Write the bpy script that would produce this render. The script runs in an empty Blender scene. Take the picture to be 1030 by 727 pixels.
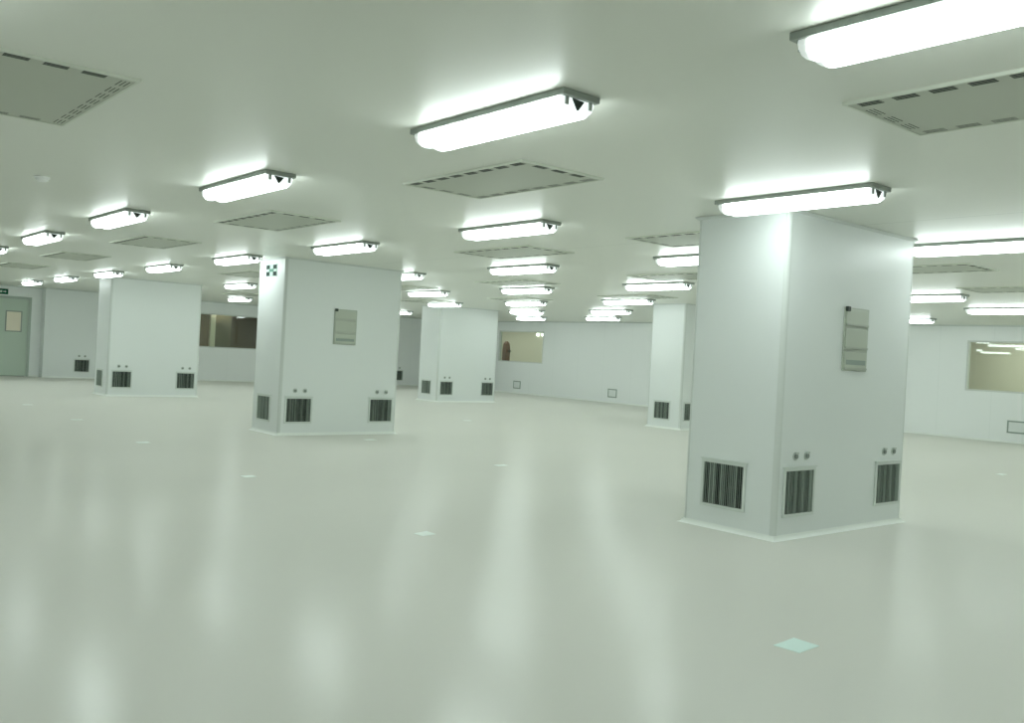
import bpy, bmesh, math, random
from mathutils import Vector, Matrix

random.seed(7)
scene = bpy.context.scene
col = scene.collection
CH = 2.53                      # ceiling height
X0, X1, Y0, Y1 = -4.0, 21.0, -4.0, 28.7

# ------------------------------------------------------------------ materials
def new_mat(name):
    m = bpy.data.materials.new(name)
    m.use_nodes = True
    return m, m.node_tree, m.node_tree.nodes['Principled BSDF']

def mat(name, rgb, rough=0.5, metal=0.0, spec=0.5, ior=1.5):
    m, nt, b = new_mat(name)
    b.inputs['Base Color'].default_value = (*rgb, 1)
    b.inputs['Roughness'].default_value = rough
    b.inputs['Metallic'].default_value = metal
    b.inputs['Specular IOR Level'].default_value = spec
    b.inputs['IOR'].default_value = ior
    return m

def seam_color(m, rgb, seam, axis, spacing, offset, width):
    """thin joint lines between sandwich panels along one axis"""
    nt = m.node_tree; b = nt.nodes['Principled BSDF']; N = nt.nodes.new; L = nt.links.new
    g = N('ShaderNodeNewGeometry'); s = N('ShaderNodeSeparateXYZ'); L(g.outputs['Position'], s.inputs[0])
    def line(out):
        a = N('ShaderNodeMath'); a.operation = 'ADD'; a.inputs[1].default_value = 1000 * spacing - offset + spacing / 2
        L(out, a.inputs[0])
        f = N('ShaderNodeMath'); f.operation = 'MODULO'; f.inputs[1].default_value = spacing; L(a.outputs[0], f.inputs[0])
        d = N('ShaderNodeMath'); d.operation = 'SUBTRACT'; d.inputs[1].default_value = spacing / 2; L(f.outputs[0], d.inputs[0])
        ab = N('ShaderNodeMath'); ab.operation = 'ABSOLUTE'; L(d.outputs[0], ab.inputs[0])
        lt = N('ShaderNodeMath'); lt.operation = 'LESS_THAN'; lt.inputs[1].default_value = width / 2; L(ab.outputs[0], lt.inputs[0])
        return lt.outputs[0]
    fac = line(s.outputs[axis[0]])
    if len(axis) > 1:
        mx = N('ShaderNodeMath'); mx.operation = 'MAXIMUM'; L(fac, mx.inputs[0]); L(line(s.outputs[axis[1]]), mx.inputs[1]); fac = mx.outputs[0]
    mix = N('ShaderNodeMix'); mix.data_type = 'RGBA'
    mix.inputs['A'].default_value = (*rgb, 1); mix.inputs['B'].default_value = (*seam, 1)
    L(fac, mix.inputs['Factor']); L(mix.outputs['Result'], b.inputs['Base Color'])

CEIL_RGB = (.765, .785, .715)
WALL_RGB = (.775, .815, .80)
BACK_RGB = (.88, .91, .905)
FLOOR_RGB = (.692, .692, .645)
M = {}
M['ceiling'] = mat('ceiling_painted_steel', CEIL_RGB, .35, spec=.34)
seam_color(M['ceiling'], CEIL_RGB, (.55, .585, .52), 'X', 8.1, 7.06, .012)
M['wall'] = mat('wall_painted_steel', BACK_RGB, .36)
seam_color(M['wall'], BACK_RGB, (.80, .84, .825), ('X', 'Y'), 1.18, .35, .007)
M['pillar'] = mat('pillar_painted_steel', WALL_RGB, .40, spec=.6)
M['trim'] = mat('pale_aluminium_trim', (.66, .70, .67), .35, .0)
M['coving'] = mat('white_pvc_coving', (.86, .90, .86), .3)
def floor_material():
    m = bpy.data.materials.new('epoxy_floor'); m.use_nodes = True
    nt = m.node_tree; nt.nodes.clear(); N = nt.nodes.new; K = nt.links.new
    o = N('ShaderNodeOutputMaterial'); d = N('ShaderNodeBsdfDiffuse'); g = N('ShaderNodeBsdfGlossy'); mx = N('ShaderNodeMixShader')
    d.inputs['Color'].default_value = (*FLOOR_RGB, 1)
    g.inputs['Color'].default_value = (.95, .98, .95, 1); g.inputs['Roughness'].default_value = .195
    tc = N('ShaderNodeTexCoord'); n = N('ShaderNodeTexNoise'); n.inputs['Scale'].default_value = .5; n.inputs['Detail'].default_value = 2
    r = N('ShaderNodeMapRange'); r.inputs['To Min'].default_value = .075; r.inputs['To Max'].default_value = .105
    K(tc.outputs['Object'], n.inputs['Vector']); K(n.outputs['Fac'], r.inputs['Value']); K(r.outputs['Result'], mx.inputs[0])
    K(d.outputs[0], mx.inputs[1]); K(g.outputs[0], mx.inputs[2]); K(mx.outputs[0], o.inputs['Surface'])
    return m
M['floor'] = floor_material()
M['grey_steel'] = mat('grey_steel', (.33, .37, .33), .5)
M['white_plastic'] = mat('white_plastic', (.92, .94, .92), .4)
M['clip'] = mat('grey_clip', (.36, .40, .37), .4)
M['dark_mark'] = mat('dark_mark', (.03, .045, .035), .5)
M['diff_face'] = mat('diffuser_face', (.49, .52, .44), .45)
M['diff_frame'] = mat('diffuser_frame', (.66, .70, .60), .3)
M['slot'] = mat('dark_slot', (.018, .03, .02), .8)
M['vent_back'] = mat('vent_dark_inside', (.006, .011, .008), .9)
M['vent_blade'] = mat('vent_blade', (.30, .36, .31), .45)
M['vent_frame'] = mat('vent_frame', (.66, .71, .67), .35)
M['socket'] = mat('socket_grey', (.52, .57, .53), .4)
M['socket_dark'] = mat('socket_dark', (.22, .26, .23), .5)
M['board'] = mat('board_beige', (.44, .48, .41), .4)
M['pocket'] = mat('pocket_beige', (.49, .535, .45), .3)
M['sticker'] = mat('sticker_pale', (.82, .90, .86), .35)
M['sticker_cyan'] = mat('sticker_cyan', (.74, .93, .89), .35)
M['door'] = mat('door_green_grey', (.52, .62, .53), .4)
M['door_frame'] = mat('door_frame', (.42, .49, .44), .4)
M['sign_green'] = mat('sign_green', (.01, .12, .065), .6, spec=.2)
M['sign_mid'] = mat('sign_mid_green', (.10, .22, .16), .6, spec=.2)
M['sign_board'] = mat('sign_pale_board', (.42, .52, .47), .6, spec=.2)
M['sign_dark'] = mat('sign_dark_green', (.006, .028, .018), .6, spec=.2)
M['sign_white'] = mat('sign_white', (.8, .88, .83), .4)
M['beige'] = mat('corridor_beige', (.63, .625, .53), .6)
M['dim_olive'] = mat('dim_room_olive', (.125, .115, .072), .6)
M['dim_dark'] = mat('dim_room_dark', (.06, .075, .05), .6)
M['tan'] = mat('tan_board', (.205, .18, .115), .6)
M['cream'] = mat('cream_post', (.88, .81, .67), .5)
M['brown'] = mat('red_brown', (.115, .065, .038), .45)
M['lamp'] = mat('lamp_glow', (.9, .93, .88), .3)
M['lamp'].node_tree.nodes['Principled BSDF'].inputs['Emission Color'].default_value = (.93, 1, .93, 1)
M['lamp'].node_tree.nodes['Principled BSDF'].inputs['Emission Strength'].default_value = 4
M['gasket'] = mat('grey_gasket', (.30, .36, .32), .6)

def lens_material(L=11.8):
    """glowing prismatic cover; the two tubes inside stop short of its ends"""
    m, nt, b = new_mat('glowing_lens'); N = nt.nodes.new; K = nt.links.new
    b.inputs['Base Color'].default_value = (.9, .93, .9, 1)
    b.inputs['Roughness'].default_value = .25
    b.inputs['Emission Color'].default_value = (.895, 1.0, .985, 1)
    tc = N('ShaderNodeTexCoord'); s = N('ShaderNodeSeparateXYZ'); K(tc.outputs['Object'], s.inputs[0])
    def ramp(a, b_, lo, hi):
        r = N('ShaderNodeMapRange'); r.interpolation_type = 'SMOOTHSTEP'
        r.inputs['From Min'].default_value = a; r.inputs['From Max'].default_value = b_
        r.inputs['To Min'].default_value = lo; r.inputs['To Max'].default_value = hi
        K(s.outputs['Y'], r.inputs['Value']); return r.outputs['Result']
    r = N('ShaderNodeMath'); r.operation = 'MULTIPLY'
    K(ramp(.505, .572, L, .35), r.inputs[0]); K(ramp(-.60, -.56, .085, 1.0), r.inputs[1])
    K(r.outputs[0], b.inputs['Emission Strength'])
    return m
M['lens'] = lens_material()

def glass_material():
    m = bpy.data.materials.new('window_glass'); m.use_nodes = True
    nt = m.node_tree; nt.nodes.clear(); N = nt.nodes.new
    o = N('ShaderNodeOutputMaterial'); t = N('ShaderNodeBsdfTransparent'); g = N('ShaderNodeBsdfGlossy')
    t.inputs['Color'].default_value = (.90, .94, .90, 1); g.inputs['Roughness'].default_value = .0
    f = N('ShaderNodeFresnel'); gm = N('ShaderNodeNewGeometry'); mr = N('ShaderNodeMapRange')
    mr.inputs['To Min'].default_value = 1.55; mr.inputs['To Max'].default_value = 1 / 1.55
    nt.links.new(gm.outputs['Backfacing'], mr.inputs['Value']); nt.links.new(mr.outputs['Result'], f.inputs['IOR'])
    mx = N('ShaderNodeMixShader')
    nt.links.new(f.outputs[0], mx.inputs[0]); nt.links.new(t.outputs[0], mx.inputs[1]); nt.links.new(g.outputs[0], mx.inputs[2])
    nt.links.new(mx.outputs[0], o.inputs['Surface'])
    return m
M['glass'] = glass_material()

# ------------------------------------------------------------------ mesh helpers
class MB:
    """collects shapes and links them as one mesh object"""
    def __init__(self): self.v = []; self.f = []; self.smooth = False
    def quad(self, *p):
        n = len(self.v); self.v += [tuple(q) for q in p]; self.f.append(tuple(range(n, n + len(p)))); return self
    def box(self, x0, y0, z0, x1, y1, z1):
        n = len(self.v)
        self.v += [(x, y, z) for z in (z0, z1) for x, y in ((x0, y0), (x1, y0), (x1, y1), (x0, y1))]
        self.f += [tuple(n + i for i in q) for q in ((3, 2, 1, 0), (4, 5, 6, 7), (0, 1, 5, 4), (1, 2, 6, 5), (2, 3, 7, 6), (3, 0, 4, 7))]
        return self
    def prism(self, poly, z0, z1):
        """closed horizontal polygon (counter-clockwise) between two heights"""
        n = len(self.v); k = len(poly)
        self.v += [(x, y, z0) for x, y in poly] + [(x, y, z1) for x, y in poly]
        self.f.append(tuple(n + i for i in reversed(range(k)))); self.f.append(tuple(n + k + i for i in range(k)))
        self.f += [(n + i, n + (i + 1) % k, n + k + (i + 1) % k, n + k + i) for i in range(k)]
        return self
    def loft(self, rings, caps=True):
        n = len(self.v); k = len(rings[0])
        for r in rings: self.v += [tuple(p) for p in r]
        for a in range(len(rings) - 1):
            self.f += [(n + a * k + i, n + a * k + (i + 1) % k, n + (a + 1) * k + (i + 1) % k, n + (a + 1) * k + i) for i in range(k)]
        if caps:
            self.f.append(tuple(n + i for i in reversed(range(k))))
            self.f.append(tuple(n + (len(rings) - 1) * k + i for i in range(k)))
        return self
    def disc(self, c, r, depth, axis='y', seg=20, dome=0.0):
        """short round drum standing on a face, towards -axis ('y') or -axis ('x') or down ('z')"""
        rings = []
        prof = [(r, 0), (r, depth)] if not dome else [(r, 0), (r, depth), (r * .8, depth + dome * .6), (r * .4, depth + dome * .92), (r * .08, depth + dome)]
        for rr, d in prof:
            ring = []
            for i in range(seg):
                a = 2 * math.pi * i / seg; u, w = rr * math.cos(a), rr * math.sin(a)
                ring.append({'y': (c[0] + u, c[1] - d, c[2] + w), 'x': (c[0] - d, c[1] - u, c[2] + w), 'z': (c[0] + u, c[1] - w, c[2] - d)}[axis])
            rings.append(ring)
        return self.loft(rings)
    def build(self, name, m, parent=None, bevel=0.0):
        me = bpy.data.meshes.new(name); me.from_pydata(self.v, [], self.f); me.update()
        bm = bmesh.new(); bm.from_mesh(me); bmesh.ops.recalc_face_normals(bm, faces=bm.faces); bm.to_mesh(me); bm.free()
        o = bpy.data.objects.new(name, me); col.objects.link(o); me.materials.append(m)
        if parent is not None: o.parent = parent
        if bevel:
            b = o.modifiers.new('bevel', 'BEVEL'); b.width = bevel; b.segments = 2; b.limit_method = 'ANGLE'
        if self.smooth:
            for p in me.polygons: p.use_smooth = True
        return o

def tag(o, label, cat, group=None, kind=None):
    o['label'] = label; o['category'] = cat
    if group: o['group'] = group
    if kind: o['kind'] = kind
    return o
def thing(name, loc, label, cat, group=None, rz=0.0, kind=None):
    o = bpy.data.objects.new(name, None); o.empty_display_size = .1; col.objects.link(o)
    o.location = loc; o.rotation_euler = (0, 0, rz)
    return tag(o, label, cat, group, kind)
def struct(o): o['kind'] = 'structure'; return o
def dup(root, loc, rz=None, label=None, group=None, skip=()):
    r = root.copy(); col.objects.link(r); r.location = loc
    if rz is not None: r.rotation_euler = (0, 0, rz)
    if label: r['label'] = label
    if group: r['group'] = group
    for ch in list(root.children):
        if ch.name.split('.')[0] in skip: continue
        c = ch.copy(); col.objects.link(c); c.parent = r
        for g in list(ch.children):
            d = g.copy(); col.objects.link(d); d.parent = c
    return r

def frame_ring(mb, w, h, b, d, y=0.0):
    """flat rectangular surround in the x-z plane, w by h outside, border b, standing d out to -y"""
    mb.box(-w / 2, y - d, -h / 2, w / 2, y, -h / 2 + b); mb.box(-w / 2, y - d, h / 2 - b, w / 2, y, h / 2)
    mb.box(-w / 2, y - d, -h / 2 + b, -w / 2 + b, y, h / 2 - b); mb.box(w / 2 - b, y - d, -h / 2 + b, w / 2, y, h / 2 - b)

def sweep_rect(mb, x0, y0, x1, y1, prof):
    """profile of (out, z) points carried round a rectangle with mitred corners"""
    rings = []
    for sx, sy, cx, cy in ((-1, -1, x0, y0), (1, -1, x1, y0), (1, 1, x1, y1), (-1, 1, x0, y1), (-1, -1, x0, y0)):
        rings.append([(cx + sx * o, cy + sy * o, z) for o, z in prof])
    mb.loft(rings, caps=False)

COVE = [(0.0, 0.0), (0.034, 0.0), (0.034, 0.003), (0.022, 0.007), (0.012, 0.014), (0.006, 0.024), (0.003, 0.038), (0.0, 0.038)]

# ------------------------------------------------------------------ the room
struct(MB().box(X0 - .1, Y0 - .1, -.12, X1 + .1, Y1 + .1, 0).build('floor', M['floor']))
struct(MB().box(X0 - .1, Y0 - .1, CH, X1 + .1, Y1 + .1, CH + .1).build('ceiling', M['ceiling']))

W1 = (23.30, 25.68, 1.09, 2.19)      # window in the right-hand wall, y0 y1 z0 z1
W2 = (6.60, 9.18, 1.07, 2.185)
W3 = (11.17, 13.25, 1.06, 2.15)      # window in the back wall, x0 x1
DOOR = (5.17, 6.27, 2.16)

w = MB()
ys = [Y0 - .1, W2[0], W2[1], W1[0], W1[1], Y1 + .1]
for a, b in ((0, 1), (2, 3), (4, 5)): w.box(X1, ys[a], 0, X1 + .1, ys[b], CH)
for q in (W1, W2):
    w.box(X1, q[0], 0, X1 + .1, q[1], q[2]); w.box(X1, q[0], q[3], X1 + .1, q[1], CH)
struct(w.build('wall_right', M['wall']))
w = MB()
xs = [X0 - .1, DOOR[0], DOOR[1], W3[0], W3[1], X1]
for a, b in ((0, 1), (2, 3), (4, 5)): w.box(xs[a], Y1, 0, xs[b], Y1 + .1, CH)
w.box(W3[0], Y1, 0, W3[1], Y1 + .1, W3[2]); w.box(W3[0], Y1, W3[3], W3[1], Y1 + .1, CH)
w.box(DOOR[0], Y1, DOOR[2], DOOR[1], Y1 + .1, CH)
struct(w.build('wall_back', M['wall']))
struct(MB().box(X0 - .1, Y0 - .1, 0, X0, Y1, CH).build('wall_left', M['wall']))
struct(MB().box(X0, Y0 - .1, 0, X1, Y0, CH).build('wall_front', M['wall']))

def cove_run(name, p, q, nrm):
    """coving along a wall foot from p to q, nrm points into the room"""
    mb = MB(); mb.loft([[(e[0] + nrm[0] * o, e[1] + nrm[1] * o, z) for o, z in COVE] for e in (p, q)])
    return struct(mb.build(name, M['coving']))
cove_run('baseboard_right', (X1, Y0), (X1, Y1), (-1, 0))
cove_run('baseboard_back', (DOOR[1] + .08, Y1), (X1, Y1), (0, -1))
cove_run('baseboard_back', (X0, Y1), (DOOR[0] - .08, Y1), (0, -1))
cove_run('baseboard_left', (X0, Y0), (X0, Y1), (1, 0))
cove_run('baseboard_front', (X0, Y0), (X1, Y0), (0, 1))
# slim angle trims where the walls meet the ceiling
struct(MB().box(X1 - .035, Y0, CH - .035, X1, Y1, CH).build('trim_1', M['trim']))
struct(MB().box(X0, Y1 - .035, CH - .035, X1 - .035, Y1, CH).build('trim_2', M['trim']))

def window(name, axis, a0, a1, z0, z1):
    """frame with its pane; axis 'x' sits in the right wall, 'y' in the back wall"""
    f = MB()
    t = .035
    def bx(mb, u0, v0, u1, v1, d0, d1):
        if axis == 'x': mb.box(X1 + d0, u0, v0, X1 + d1, u1, v1)
        else: mb.box(u0, Y1 + d0, v0, u1, Y1 + d1, v1)
    bx(f, a0, z0, a1, z0 + t, -.008, .1); bx(f, a0, z1 - t, a1, z1, -.008, .1)
    bx(f, a0, z0 + t, a0 + t, z1 - t, -.008, .1); bx(f, a1 - t, z0 + t, a1, z1 - t, -.008, .1)
    o = struct(f.build(name, M['trim']))
    p = MB(); bx(p, a0 + t, z0 + t, a1 - t, z1 - t, .04, .046)
    g = p.build('pane', M['glass'], o)
    return o
window('window_1', 'x', *W1)
window('window_2', 'x', *W2)
window('window_3', 'y', *W3)

# rooms beyond the windows
struct(MB().box(23.6, 4, 0, 23.7, 31, 2.7).build('wall_corridor', M['beige']))
struct(MB().box(X1 + .1, 4, -.1, 23.6, 31, 0).build('floor_corridor', M['beige']))
struct(MB().box(X1 + .1, 4, 2.7, 23.6, 31, 2.8).build('ceiling_corridor', M['beige']))
struct(MB().box(X1 + .1, 3.9, 0, 23.6, 4, 2.7).build('wall_corridor_end', M['beige']))
struct(MB().box(X1 + .1, 31, 0, 23.6, 31.1, 2.7).build('wall_corridor_end', M['beige']))
struct(MB().box(8, 31.5, 0, 19, 31.6, 2.7).build('wall_dim_room', M['dim_olive']))
struct(MB().box(8, Y1 + .1, -.1, 19, 31.5, 0).build('floor_dim_room', M['dim_olive']))
struct(MB().box(8, Y1 + .1, 2.7, 19, 31.5, 2.8).build('ceiling_dim_room', M['dim_dark']))
struct(MB().box(7.9, Y1 + .1, 0, 8, 31.5, 2.7).build('wall_dim_room_end', M['dim_dark']))
struct(MB().box(19, Y1 + .1, 0, 19.1, 31.5, 2.7).build('wall_dim_room_end', M['dim_dark']))
EY = 26.335
t = thing('store_post', (11.72, 28.98, 0), 'pale cream post standing behind the dim window at the far end', 'post')
MB().box(-.085, -.06, 0, .085, .06, 2.7).build('shaft', M['cream'], t, .008)
MB().box(-.12, -.09, 0, .12, .09, .06).build('foot_plate', M['trim'], t)
t = thing('partition_board', (12.10, 29.05, 0), 'tan upright board beside the cream post behind the dim window', 'board')
MB().box(-.27, -.02, .05, .27, .02, 2.35).build('sheet', M['tan'], t)
MB().box(-.27, -.05, 0, -.2, .05, .05).build('foot', M['grey_steel'], t); MB().box(.2, -.05, 0, .27, .05, .05).build('foot', M['grey_steel'], t)
t = thing('wooden_post', (22.5, 27.06, 0), 'narrow red-brown upright post with a dark side knob, inside the small far window', 'post')
b_ = MB(); h_ = .105
b_.loft([[(-k * h_, -k * h_, z), (k * h_, -k * h_, z), (k * h_, k * h_, z), (-k * h_, k * h_, z)] for k, z in ((1.15, 0), (1.1, .12), (1, .14), (1, 1.60), (.8, 1.76), (.35, 1.86))])
b_.build('shaft', M['brown'], t, .006)
MB().box(-.16, -.16, 0, .16, .16, .03).build('foot_plate', M['grey_steel'], t, .004)
k = MB().disc((.03, -h_, 1.48), .045, .09, 'y', 14, .03); k.build('knob', M['dark_mark'], t)

t = thing('wall_lamp', (23.6, EY, 2.19), 'lit twin-head lamp inside the small far window, high in its corner', 'lamp', rz=-math.pi / 2)
MB().box(-.22, -.05, .05, .22, 0, .13).build('housing', M['white_plastic'], t, .006)
for x in (-.145, .145):
    MB().box(x - .012, -.05, .02, x + .012, -.03, .06).build('bracket', M['grey_steel'], t)
    MB().disc((x, -.02, -.02), .055, .06, 'y', 20).build('lamp_head', M['lamp'], t)

# the door in the far left corner
d = struct(MB().box(DOOR[0], Y1 + .02, .01, DOOR[1], Y1 + .06, DOOR[2]).build('door_1', M['door']))
f = MB(); a = .07
f.box(DOOR[0] - a, Y1 - .02, 0, DOOR[0], Y1, DOOR[2] + a); f.box(DOOR[1], Y1 - .02, 0, DOOR[1] + a, Y1, DOOR[2] + a); f.box(DOOR[0], Y1 - .02, DOOR[2], DOOR[1], Y1, DOOR[2] + a)
f.build('door_frame', M['door_frame'], d)
f = MB(); x0, x1, z0, z1 = 5.73, 6.09, 1.27, 1.80
f.box(x0 - .03, Y1 + .008, z0 - .03, x1 + .03, Y1 + .02, z0); f.box(x0 - .03, Y1 + .008, z1, x1 + .03, Y1 + .02, z1 + .03)
f.box(x0 - .03, Y1 + .008, z0, x0, Y1 + .02, z1); f.box(x1, Y1 + .008, z0, x1 + .03, Y1 + .02, z1)
vf = f.build('vision_frame', M['gasket'], d)
MB().box(x0, Y1 + .012, z0, x1, Y1 + .02, z1).build('vision_pane', M['cream'], vf)
h = MB(); h.box(5.27, Y1 - .035, 1.0, 5.39, Y1 - .02, 1.025); h.box(5.27, Y1 - .02, 1.0, 5.295, Y1 + .02, 1.025)
h.build('handle', M['grey_steel'], d)

# ------------------------------------------------------------------ pillars
def pillar(x0, y0, x1, y1, label, back=True):
    t = thing('pillar', ((x0 + x1) / 2, (y0 + y1) / 2, 0), label, 'pillar', 'boxed-in pillars', kind='thing')
    hx, hy, r = (x1 - x0) / 2, (y1 - y0) / 2, .035
    top = CH - .002
    MB().prism([(-hx + r, -hy), (hx - r, -hy), (hx - r, -hy + r), (hx, -hy + r), (hx, hy - r), (hx - r, hy - r), (hx - r, hy), (-hx + r, hy), (-hx + r, hy - r), (-hx, hy - r), (-hx, -hy + r), (-hx + r, -hy + r)], 0, top).build('cladding', M['pillar'], t)
    for sx, sy in ((-1, -1), (1, -1), (1, 1), (-1, 1)):
        cx, cy = sx * (hx - r), sy * (hy - r)
        pts = [(cx, cy)]
        a0 = math.atan2(sy, sx) - math.pi / 4
        for i in range(9):
            a = a0 + i * math.pi / 16
            pts.append((cx + (r + .003) * math.cos(a), cy + (r + .003) * math.sin(a)))
        MB().prism(pts, 0, top).build('corner_trim', M['trim'], t)
    mb = MB(); sweep_rect(mb, -hx, -hy, hx, hy, COVE); mb.build('base_coving', M['coving'], t)
    mb = MB(); sweep_rect(mb, -hx, -hy, hx, hy, [(0, top - .022), (.004, top - .022), (.022, top - .004), (.022, top), (0, top)]); mb.build('top_trim', M['trim'], t)
    return t
PW, PD = 1.955, .875
PIL = {'A': (6.066, 4.013), 'B': (5.895, 12.045), 'D': (6.015, 20.39), 'E': (14.03, 19.63), 'F': (14.43, 11.83)}
PLAB = {'A': 'nearest and largest pale boxed pillar, standing under a ceiling light at its corner',
        'B': 'pale boxed pillar with a green safety sign high on its narrow side',
        'D': 'pale boxed pillar beyond the signed one, near the green-grey door corner',
        'E': 'pale boxed pillar close beside the small far window with a brown post inside',
        'F': 'pale boxed pillar partly hidden behind the nearest pillar'}
for k, (x, y) in PIL.items(): pillar(x, y, x + PW, y + PD, PLAB[k])
# the shallow pillar standing against the back wall
G = (6.60, 28.30, 8.04, Y1 - .001)
t = thing('pillar', ((G[0] + G[2]) / 2, (G[1] + G[3]) / 2, 0), 'shallow pale pillar built against the far wall beside the door', 'pillar', 'boxed-in pillars', kind='thing')
hx, hy = (G[2] - G[0]) / 2, (G[3] - G[1]) / 2
MB().box(-hx, -hy, 0, hx, hy, CH - .002).build('cladding', M['pillar'], t, .012)
mb = MB(); mb.loft([[(-hx, -hy - o, z) for o, z in COVE], [(hx, -hy - o, z) for o, z in COVE]])
mb.build('base_coving', M['coving'], t)
MB().box(-hx, -hy - .03, CH - .04, hx, -hy, CH - .002).build('top_trim', M['trim'], t)

# ------------------------------------------------------------------ low return-air vents and sockets
def make_vent(label):
    t = thing('wall_vent', (0, 0, 0), label, 'vent', 'low return-air vents')
    f = MB(); frame_ring(f, .430, .380, .0245, .015)
    f.box(-.225, -.022, .190, .225, 0, .200)
    f.build('frame', M['vent_frame'], t, .002)
    MB().box(-.191, -.003, -.166, .191, -.001, .166).build('backing', M['vent_back'], t)
    n = 21; mb = MB(); rnd = random.Random(3)
    for i in range(n):
        cx = -.191 + (i + .5) * .382 / n
        a = math.radians(rnd.choice((-70, -60, -35, 20, 45, 62, 70, 78)) + rnd.uniform(-7, 7)); s = rnd.uniform(.003, .0062)
        dx, dy = s * math.cos(a), s * math.sin(a); th = .0011
        nx, ny = -math.sin(a) * th, math.cos(a) * th
        cy = -.0125
        p = [(cx - dx - nx, cy - dy - ny), (cx + dx - nx, cy + dy - ny), (cx + dx + nx, cy + dy + ny), (cx - dx + nx, cy - dy + ny)]
        mb.prism(p, -.166, .166)
    mb.build('louvre', M['vent_blade'], t)
    return t
def make_socket(label):
    t = thing('power_socket', (0, 0, 0), label, 'socket', 'round sockets above the vents')
    MB().disc((0, 0, 0), .033, .006, 'y', 24).build('face_plate', M['socket'], t)
    MB().disc((0, -.006, 0), .019, .012, 'y', 20).build('outlet', M['socket_dark'], t)
    MB().box(-.02, -.022, .016, .02, -.007, .032).build('flap', M['socket'], t)
    return t
VZ = .362
RZX = -math.pi / 2            # faces -x
vent0, sock0 = None, None
def place_vent(x, y, rz, label, z=VZ):
    global vent0
    if vent0 is None:
        vent0 = make_vent(label); vent0.location = (x, y, z); vent0.rotation_euler = (0, 0, rz); return
    dup(vent0, (x, y, z), rz, label)
def place_socket(x, y, rz, label, z=.64):
    global sock0
    if sock0 is None:
        sock0 = make_socket(label); sock0.location = (x, y, z); sock0.rotation_euler = (0, 0, rz); return
    dup(sock0, (x, y, z), rz, label)

PN = {'A': 'the nearest pillar', 'B': 'the signed pillar', 'D': 'the door-side pillar', 'E': 'the small-window pillar', 'F': 'the half-hidden pillar'}
for k, (x, y) in PIL.items():
    place_vent(x + .30, y, 0, f'slatted vent low on the wide face of {PN[k]}, at its near corner')
    if k != 'F': place_vent(x + 1.675, y, 0, f'slatted vent low on the wide face of {PN[k]}, at its far end')
    place_vent(x, y + .485, RZX, f'slatted vent low on the narrow side face of {PN[k]}')
    if k != 'F':
        place_socket(x + .235, y, 0, f'small round socket above the near-corner vent of {PN[k]}, nearer the corner')
        place_socket(x + .39, y, 0, f'small round socket above the near-corner vent of {PN[k]}, farther from the corner')
        place_socket(x + 1.60, y, 0, f'small round socket above the far-end vent of {PN[k]}, nearer the middle')
        place_socket(x + 1.76, y, 0, f'small round socket above the far-end vent of {PN[k]}, nearer the end')
place_vent(7.64, G[1], 0, 'dark slatted vent low on the shallow pillar beside the door')
place_socket(7.56, G[1], 0, 'small round socket above the vent of the shallow wall pillar, nearer the door')
place_socket(7.72, G[1], 0, 'small round socket above the vent of the shallow wall pillar, farther from the door')
place_vent(18.72, Y1, 0, 'dark slatted vent low on the far wall, seen between two pillars')
place_socket(18.78, Y1, 0, 'small round socket above the lone vent on the far wall')

# plain framed hatches low on the right-hand wall
def make_hatch(label):
    t = thing('wall_hatch', (0, 0, 0), label, 'hatch', 'low wall hatches')
    f = MB(); frame_ring(f, .38, .27, .032, .014); f.build('frame', M['gasket'], t, .002)
    MB().box(-.158, -.008, -.103, .158, 0, .103).build('cover', M['pillar'], t)
    return t
h0 = make_hatch('small grey-framed hatch low on the wall beneath the small window'); h0.location = (X1, 24.57, .30); h0.rotation_euler = (0, 0, RZX)
dup(h0, (X1, 19.96, .30), RZX, 'small grey-framed hatch low on the blank stretch of far wall')
dup(h0, (X1, 8.06, .345), RZX, 'grey-framed hatch low on the wall under the wide beige window')

# ------------------------------------------------------------------ document boards and signs on the pillars
def make_board(label):
    t = thing('document_board', (0, 0, 0), label, 'notice board', 'document boards on the pillars')
    MB().box(-.19, -.010, -.26, .19, 0, .26).build('backboard', M['board'], t, .003)
    for z0, z1 in ((.115, .245), (-.075, .085), (-.245, -.105)):
        p = MB(); p.box(-.17, -.017, z0, .175, -.010, z1)
        o = p.build('pocket', M['pocket'], t, .002)
        MB().box(-.17, -.022, z0 - .004, .175, -.010, z0 + .012).build('lip', M['board'], o)
        if z0 < -.2: MB().box(-.15, -.0185, z0 + .035, .155, -.017, z0 + .075).build('stripe', M['gasket'], o)
    MB().box(-.185, -.034, .225, -.14, -.010, .265).build('clip', M['dark_mark'], t, .004)
    return t
b0 = make_board('beige three-pocket document board with a dark clip on the nearest pillar'); b0.location = (7.085, PIL['A'][1], 1.585)
dup(b0, (6.885, PIL['B'][1], 1.595), 0, 'beige three-pocket document board on the pillar with the green sign')

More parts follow.
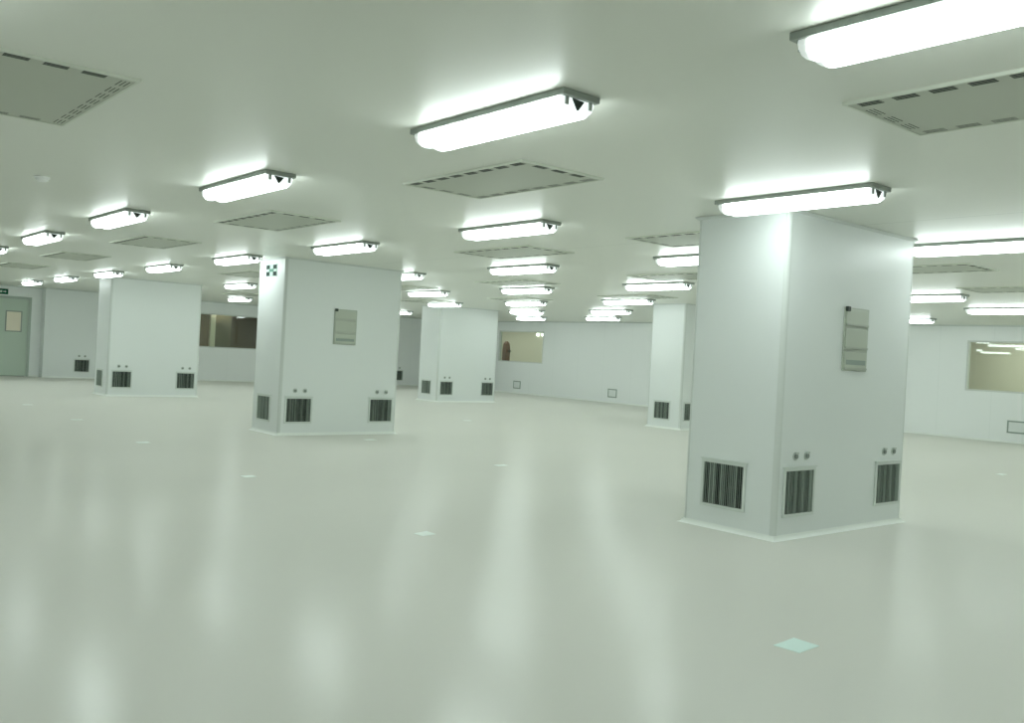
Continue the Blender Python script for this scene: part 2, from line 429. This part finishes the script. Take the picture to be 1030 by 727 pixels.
t = thing('safety_sign', (PIL['B'][0], 12.495, 2.355), 'small dark green and white safety sign high on a narrow pillar side', 'sign', rz=RZX)
MB().box(-.18, -.006, -.09, .18, 0, .09).build('plate', M['sign_board'], t)
for x in (-.165, .055):
    for z in (-.078, .02):
        MB().box(x, -.008, z, x + .11, -.006, z + .058).build('green_block', M['sign_dark'], t)
MB().box(-.075, -.0075, -.022, .075, -.006, .022).build('symbol', M['sign_mid'], t)
t = thing('exit_sign', (5.55, Y1, 2.345), 'green exit sign with pale marks above the door', 'sign')
MB().box(-.18, -.03, -.075, .18, 0, .075).build('housing', M['sign_green'], t, .004)
mk = MB(); mk.box(-.02, -.032, -.028, .03, -.03, .028); mk.box(.05, -.032, -.012, .10, -.03, .012)
mk.quad((.10, -.0315, -.034), (.135, -.0315, 0), (.10, -.0315, .034))
mk.box(-.12, -.032, -.03, -.05, -.03, .03)
mk.build('symbol', M['sign_white'], t)

# ------------------------------------------------------------------ ceiling lights
LL, LW, LT = 1.25, .233, .03
def make_light(label):
    t = thing('ceiling_light', (0, 0, CH), label, 'ceiling light', 'twin-tube ceiling lights')
    MB().box(-LW / 2, -LL / 2, -LT, LW / 2, LL / 2, 0).build('base_plate', M['grey_steel'], t, .004)
    half = [(.102, 0), (.104, -.022), (.097, -.050), (.080, -.066), (.052, -.072), (.022, -.069), (.006, -.062)]
    prof = half + [(-x, z) for x, z in reversed(half)]
    rings = []
    for y, s, dz in ((-.598, .97, .62), (-.592, .98, .80), (-.56, 1, 1), (-.3, 1, 1), (0, 1, 1), (.3, 1, 1), (.56, 1, 1), (.592, .98, .80), (.598, .97, .62)):
        rings.append([(x * s, y, -LT + z * dz) for x, z in prof])
    l = MB().loft(rings); l.smooth = False
    l.build('lens', M['lens'], t)
    for sy in (-1, 1):
        for x in (-.075, .075):
            m = MB(); y0, y1 = sorted((sy * .597, sy * .607)); m.box(x - .009, y0, -LT - .036, x + .009, y1, -LT); m.build('clip', M['clip'], t)
    m = MB()
    tri = [(-.042, -LT - .002), (.034, -LT - .006), (-.006, -LT - .056)]
    m.loft([[(x, -.606, z) for x, z in tri], [(x, -.600, z) for x, z in tri]])
    m.build('warning_tag', M['dark_mark'], t)
    return t
light0 = None
SH = {0: .03, 1: 0.0, 2: -.26, 3: -.42, 4: -.47, 5: -.58, 6: -.85, -1: 0.0}
LLAB = {
    (0, -1): 'largest lit ceiling light, cut off by the corner of the view',
    (0, 0): 'big lit ceiling light, first and largest of the central line',
    (0, 1): 'lit ceiling light over the air diffuser that fronts the signed pillar',
    (0, 2): 'lit ceiling light of the nearest row, second along from the smoke detector',
    (0, 3): 'small lit ceiling light of the nearest row, straight under the smoke detector',
    (0, 4): 'lit ceiling light end poking in at the frame edge by the door',
    (1, 0): 'bright ceiling light crossing the top corner of the nearest pillar',
    (1, 1): 'lit ceiling light second down the central line, under the big diffuser',
    (1, 2): 'lit ceiling light just above the wide face of the signed pillar',
    (1, 3): 'lit ceiling light ending at the narrow signed top of a pillar',
    (1, 4): 'lit ceiling light above the middle of the door-side pillar',
    (1, 5): 'small lit ceiling light at the narrow edge of the door-side pillar',
    (1, 6): 'tiny lit ceiling light above the shallow wall pillar',
    (1, 7): 'tiniest lit ceiling light of all, closest to the green-grey door',
    (2, 0): 'long lit ceiling light emerging behind the outer top edge of the nearest pillar',
    (2, 1): 'lit ceiling light cut off by the inner edge of the nearest pillar',
    (2, 2): 'lit ceiling light third down the central line',
    (2, 3): 'short lit ceiling light end beside the outer top of the signed pillar',
    (2, 5): 'upper of two lit ceiling lights stacked above the dim window',
    (3, 2): 'longest and highest of the stepped ceiling lights beside the half-hidden pillar',
    (3, 3): 'lit ceiling light fourth down the central line',
    (3, 4): 'lit ceiling light in the gap between the signed and small-window pillars',
    (3, 7): 'lower of two lit ceiling lights stacked above the dim window',
    (4, 1): 'lit ceiling light beside the nearest pillar, over the blank wall by the beige window',
    (4, 3): 'second step down of the stepped ceiling lights beside the half-hidden pillar',
    (4, 4): 'lit ceiling light fifth down the central line',
    (4, 5): 'lit ceiling light resting over the narrow top of the small-window pillar',
    (5, 1): 'lit ceiling light at the frame edge directly above the wide beige window',
    (5, 4): 'third step down of the stepped ceiling lights beside the half-hidden pillar',
    (5, 5): 'lit ceiling light sixth down the central line',
    (5, 7): 'tiny scrap of lit ceiling light above the lone vent on the far wall',
    (6, 2): 'short lowest ceiling light beside the outer edge of the nearest pillar',
    (6, 5): 'lowest of the stepped ceiling lights, farthest from the half-hidden pillar',
    (6, 6): 'lit ceiling light last and lowest of the central line, above the small window',
}
for i in range(-1, 7):
    for j in range(-1, 8):
        if i == -1 and 1 < j < 5: continue  # unseen outer row, its far lights added to brighten the door corner
        x = 2.82 + 2.605 * i; y = 3.05 + 3.07 * j + SH[i]
        if (i, j) == (0, -1): x, y = 2.89, .71
        if (i, j) == (1, 0): x += .08
        if (i, j) == (1, 3): x -= .02
        if (i, j) == (2, 0): x, y = 8.29, 3.02
        if (i, j) == (4, 1): x, y = 13.36, 5.95
        if (i, j) == (5, 1): x, y = 15.98, 5.84
        if (i, j) == (6, 2): x, y = 18.65, 8.90
        if y + LL > Y1 - .2: continue
        cx, cy = x + LW / 2, y + LL / 2
        if any(px - .15 < cx < px + PW + .15 and py - .75 < cy < py + PD + .75 for px, py in PIL.values()): continue
        lab = LLAB.get((i, j), 'lit twin-tube ceiling light added outside the view or hidden behind a pillar')
        if light0 is None: light0 = make_light(lab); light0.location = (cx, cy, CH); r = light0
        else: r = dup(light0, (cx, cy, CH), 0, lab)
        if (i, j) not in LLAB: r['group'] = 'ceiling lights out of view'

# ------------------------------------------------------------------ ceiling air diffusers
DX, DY = .73, 1.36
def make_diffuser(label):
    t = thing('air_diffuser', (0, 0, CH), label, 'air diffuser', 'flat ceiling air diffusers')
    f = MB(); w_, d_, b = DX / 2, DY / 2, .018
    f.loft([[(-w_, -d_, 0), (w_, -d_, 0), (w_, d_, 0), (-w_, d_, 0)], [(-w_ + .004, -d_ + .004, -.014), (w_ - .004, -d_ + .004, -.014), (w_ - .004, d_ - .004, -.014), (-w_ + .004, d_ - .004, -.014)],
            [(-w_ + b, -d_ + b, -.014), (w_ - b, -d_ + b, -.014), (w_ - b, d_ - b, -.014), (-w_ + b, d_ - b, -.014)], [(-w_ + b, -d_ + b, -.004), (w_ - b, -d_ + b, -.004), (w_ - b, d_ - b, -.004), (-w_ + b, d_ - b, -.004)]], caps=False)
    f.build('frame', M['diff_frame'], t)
    MB().box(-w_ + b, -d_ + b, -.011, w_ - b, d_ - b, -.001).build('face_plate', M['diff_face'], t)
    n = 8; L0 = DY - 2 * b - .02
    def slot(cx, cy, along_y, half):
        m_ = MB()
        for q in (-1, 0, 1):
            if along_y: m_.box(cx + q * .019 - half, cy - .053, -.0118, cx + q * .019 + half, cy + .053, -.0108)
            else: m_.box(cx - .053, cy + q * .019 - half, -.0118, cx + .053, cy + q * .019 + half, -.0108)
        m_.build('louvre_slot', M['slot'], t)
    for sx in (-1, 1):                      # the louvres all lean one way, so two sides show wide gaps and two narrow ones
        for i in range(n): slot(sx * (w_ - b - .037), -L0 / 2 + (i + .5) * L0 / n, True, .0062 if sx < 0 else .0022)
    for sy in (-1, 1):
        for i in range(3): slot((i - 1) * .165, sy * (d_ - b - .037), False, .0062 if sy < 0 else .0022)
    return t
DL = [
    (3.70, 4.39, 'flat grey air diffuser in the ceiling just beneath the big central light'),
    (3.80, .92, 'large flat air diffuser cut by the frame edge, under the brightest big light'),
    (.71, 4.57, 'darkest flat air diffuser, alone at the frame edge away from the lights'),
    (3.73, 7.98, 'flat air diffuser just in front of the top of the signed pillar'),
    (3.73, 11.49, 'flat air diffuser above the pillar beyond the signed one'),
    (3.73, 15.18, 'thin flat air diffuser fifth along from the camera in its line'),
    (3.73, 18.85, 'thin flat air diffuser close to the door end of the ceiling'),
    (6.68, 4.93, 'flat air diffuser partly hidden behind the top edge of the nearest pillar'),
    (6.62, 7.70, 'flat air diffuser between the second and third lights of the central line'),
    (6.72, 15.15, 'thin dark-edged air diffuser above the dim window, between two lights'),
    (6.72, 22.2, None),
    (9.62, 7.63, 'thin air diffuser directly above a light, near the half-hidden pillar'),
    (9.55, 11.06, 'thin air diffuser between the third and fourth lights of the central line'),
    (9.86, 4.33, 'air diffuser with a bright edge beside the outer edge of the nearest pillar'),
    (9.62, 14.6, 'thin air diffuser in the gap between the signed and small-window pillars'), (9.62, 18.1, None), (9.62, 21.95, 'thinnest air diffuser just above the dim window'),
    (12.45, 4.28, 'thin air diffuser at the frame edge above the wide beige window'),
    (12.45, 7.6, None), (12.45, 11.0, 'thin air diffuser above the top of the half-hidden pillar'),
    (12.45, 14.38, 'thin air diffuser between the fourth and fifth lights of the central line'), (12.45, 17.9, 'thinnest air diffuser between the signed pillar and the small-window pillar'), (12.45, 21.3, None),
    (.71, 1.0, None),
]
dif0 = None
for x, y, lab in DL:
    g_ = None
    if lab is None: lab, g_ = 'flat air diffuser hidden or too thin to see from the camera', 'air diffusers out of view'
    p = (x + DX / 2, y + DY / 2, CH)
    if dif0 is None: dif0 = make_diffuser(lab); dif0.location = p
    else: dup(dif0, p, 0, lab, g_)

t = thing('smoke_detector', (1.82, 8.10, CH), 'small white round smoke detector alone on the dull ceiling', 'smoke detector')
MB().disc((0, 0, 0), .058, .012, 'z', 24).build('base', M['white_plastic'], t)
MB().disc((0, 0, -.012), .046, .014, 'z', 24, .014).build('dome', M['white_plastic'], t)

# ------------------------------------------------------------------ floor stickers
def sticker(x, y, w_, d_, rz, label, m, fold=0.0):
    t = MB(); z = .0015
    t.loft([[(-w_ / 2, -d_ / 2, 0), (w_ / 2, -d_ / 2, 0), (w_ / 2, d_ / 2, 0), (-w_ / 2, d_ / 2, 0)],
            [(-w_ / 2, -d_ / 2, z), (w_ / 2, -d_ / 2, z), (w_ / 2, d_ / 2, z + fold), (-w_ / 2, d_ / 2, z)]])
    o = t.build('floor_sticker', m); o.location = (x, y, .0005); o.rotation_euler = (0, 0, rz)
    return tag(o, label, 'sticker', 'stickers on the floor')
sticker(3.89, 2.415, .185, .135, .05, 'pale turquoise sticker on the floor in front of the nearest pillar', M['sticker_cyan'], .004)
sticker(3.80, 5.37, .12, .10, .1, 'small white sticker on the floor between the two largest pillars', M['sticker'], .006)
sticker(6.97, 8.37, .16, .10, 0, 'thin pale sticker on the floor midway to the far window', M['sticker'])
sticker(6.96, 11.30, .17, .10, 0, 'pale sticker on the floor close under the far-end vent of the signed pillar', M['sticker'])
sticker(3.84, 8.42, .13, .11, .1, 'pale sticker on the floor before the narrow side of the signed pillar', M['sticker'])
sticker(3.86, 11.52, .15, .12, 0, 'small pale sticker on the floor between the signed pillar and the one beyond', M['sticker'])
sticker(3.95, 14.74, .16, .13, 0, 'faint pale sticker on the floor far out towards the door', M['sticker'])
sticker(3.94, 17.75, .16, .13, 0, 'faintest small sticker on the floor, closest to the door', M['sticker'])
sticker(10.9, 14.18, .2, .12, 0, 'faint sticker on the floor before the pillar by the small window', M['sticker'])
sticker(13.67, 5.41, .18, .10, 0, 'thin pale sticker on the floor beyond the outer edge of the nearest pillar', M['sticker'])

# ------------------------------------------------------------------ unseen fill lamps added to brighten the rooms beyond
def area(name, loc, sx, sy, e, rgb):
    l = bpy.data.lights.new(name, 'AREA'); l.shape = 'RECTANGLE'; l.size = sx; l.size_y = sy; l.energy = e; l.color = rgb
    o = bpy.data.objects.new(name, l); o.location = loc; col.objects.link(o); return o
area('corridor_fill', (22.4, 8, 2.66), .4, 3, 50, (.97, 1, .93))
area('corridor_fill', (22.2, 27, 2.66), .4, 4.5, 46, (.97, 1, .93))
area('dim_room_fill', (12.0, 29.5, 2.66), .4, 1.0, 56, (1, .95, .82))  # added fill close to the cream post to brighten it

# ------------------------------------------------------------------ world, camera, view
wd = bpy.data.worlds.new('world'); scene.world = wd; wd.use_nodes = True
wd.node_tree.nodes['Background'].inputs['Color'].default_value = (.5, .6, .55, 1)
wd.node_tree.nodes['Background'].inputs['Strength'].default_value = .02

fwd = Vector((.64455526, .76453441, -.00597112)); right = Vector((.76368569, -.64342756, .05277451)); up = Vector((-.03650594, .03857614, .9985886))
cam = bpy.data.cameras.new('camera'); cam.sensor_fit = 'HORIZONTAL'; cam.sensor_width = 36; cam.lens = 36 * 925.71 / 1030
cam.clip_start = .05; cam.clip_end = 200
co = bpy.data.objects.new('camera', cam); col.objects.link(co)
m = Matrix((right, up, -fwd)).transposed().to_4x4(); m.translation = Vector((0, 0, 1.3))
co.matrix_world = m
scene.camera = co

vs = scene.view_settings
vs.view_transform = 'Standard'; vs.look = 'None'; vs.gamma = 1.0; vs.use_curve_mapping = False
vs.exposure = 0.0
scene.cycles.max_bounces = 10; scene.cycles.diffuse_bounces = 7; scene.cycles.glossy_bounces = 5; scene.cycles.transparent_max_bounces = 8
scene.cycles.use_denoising = True
scene.cycles.caustics_reflective = True
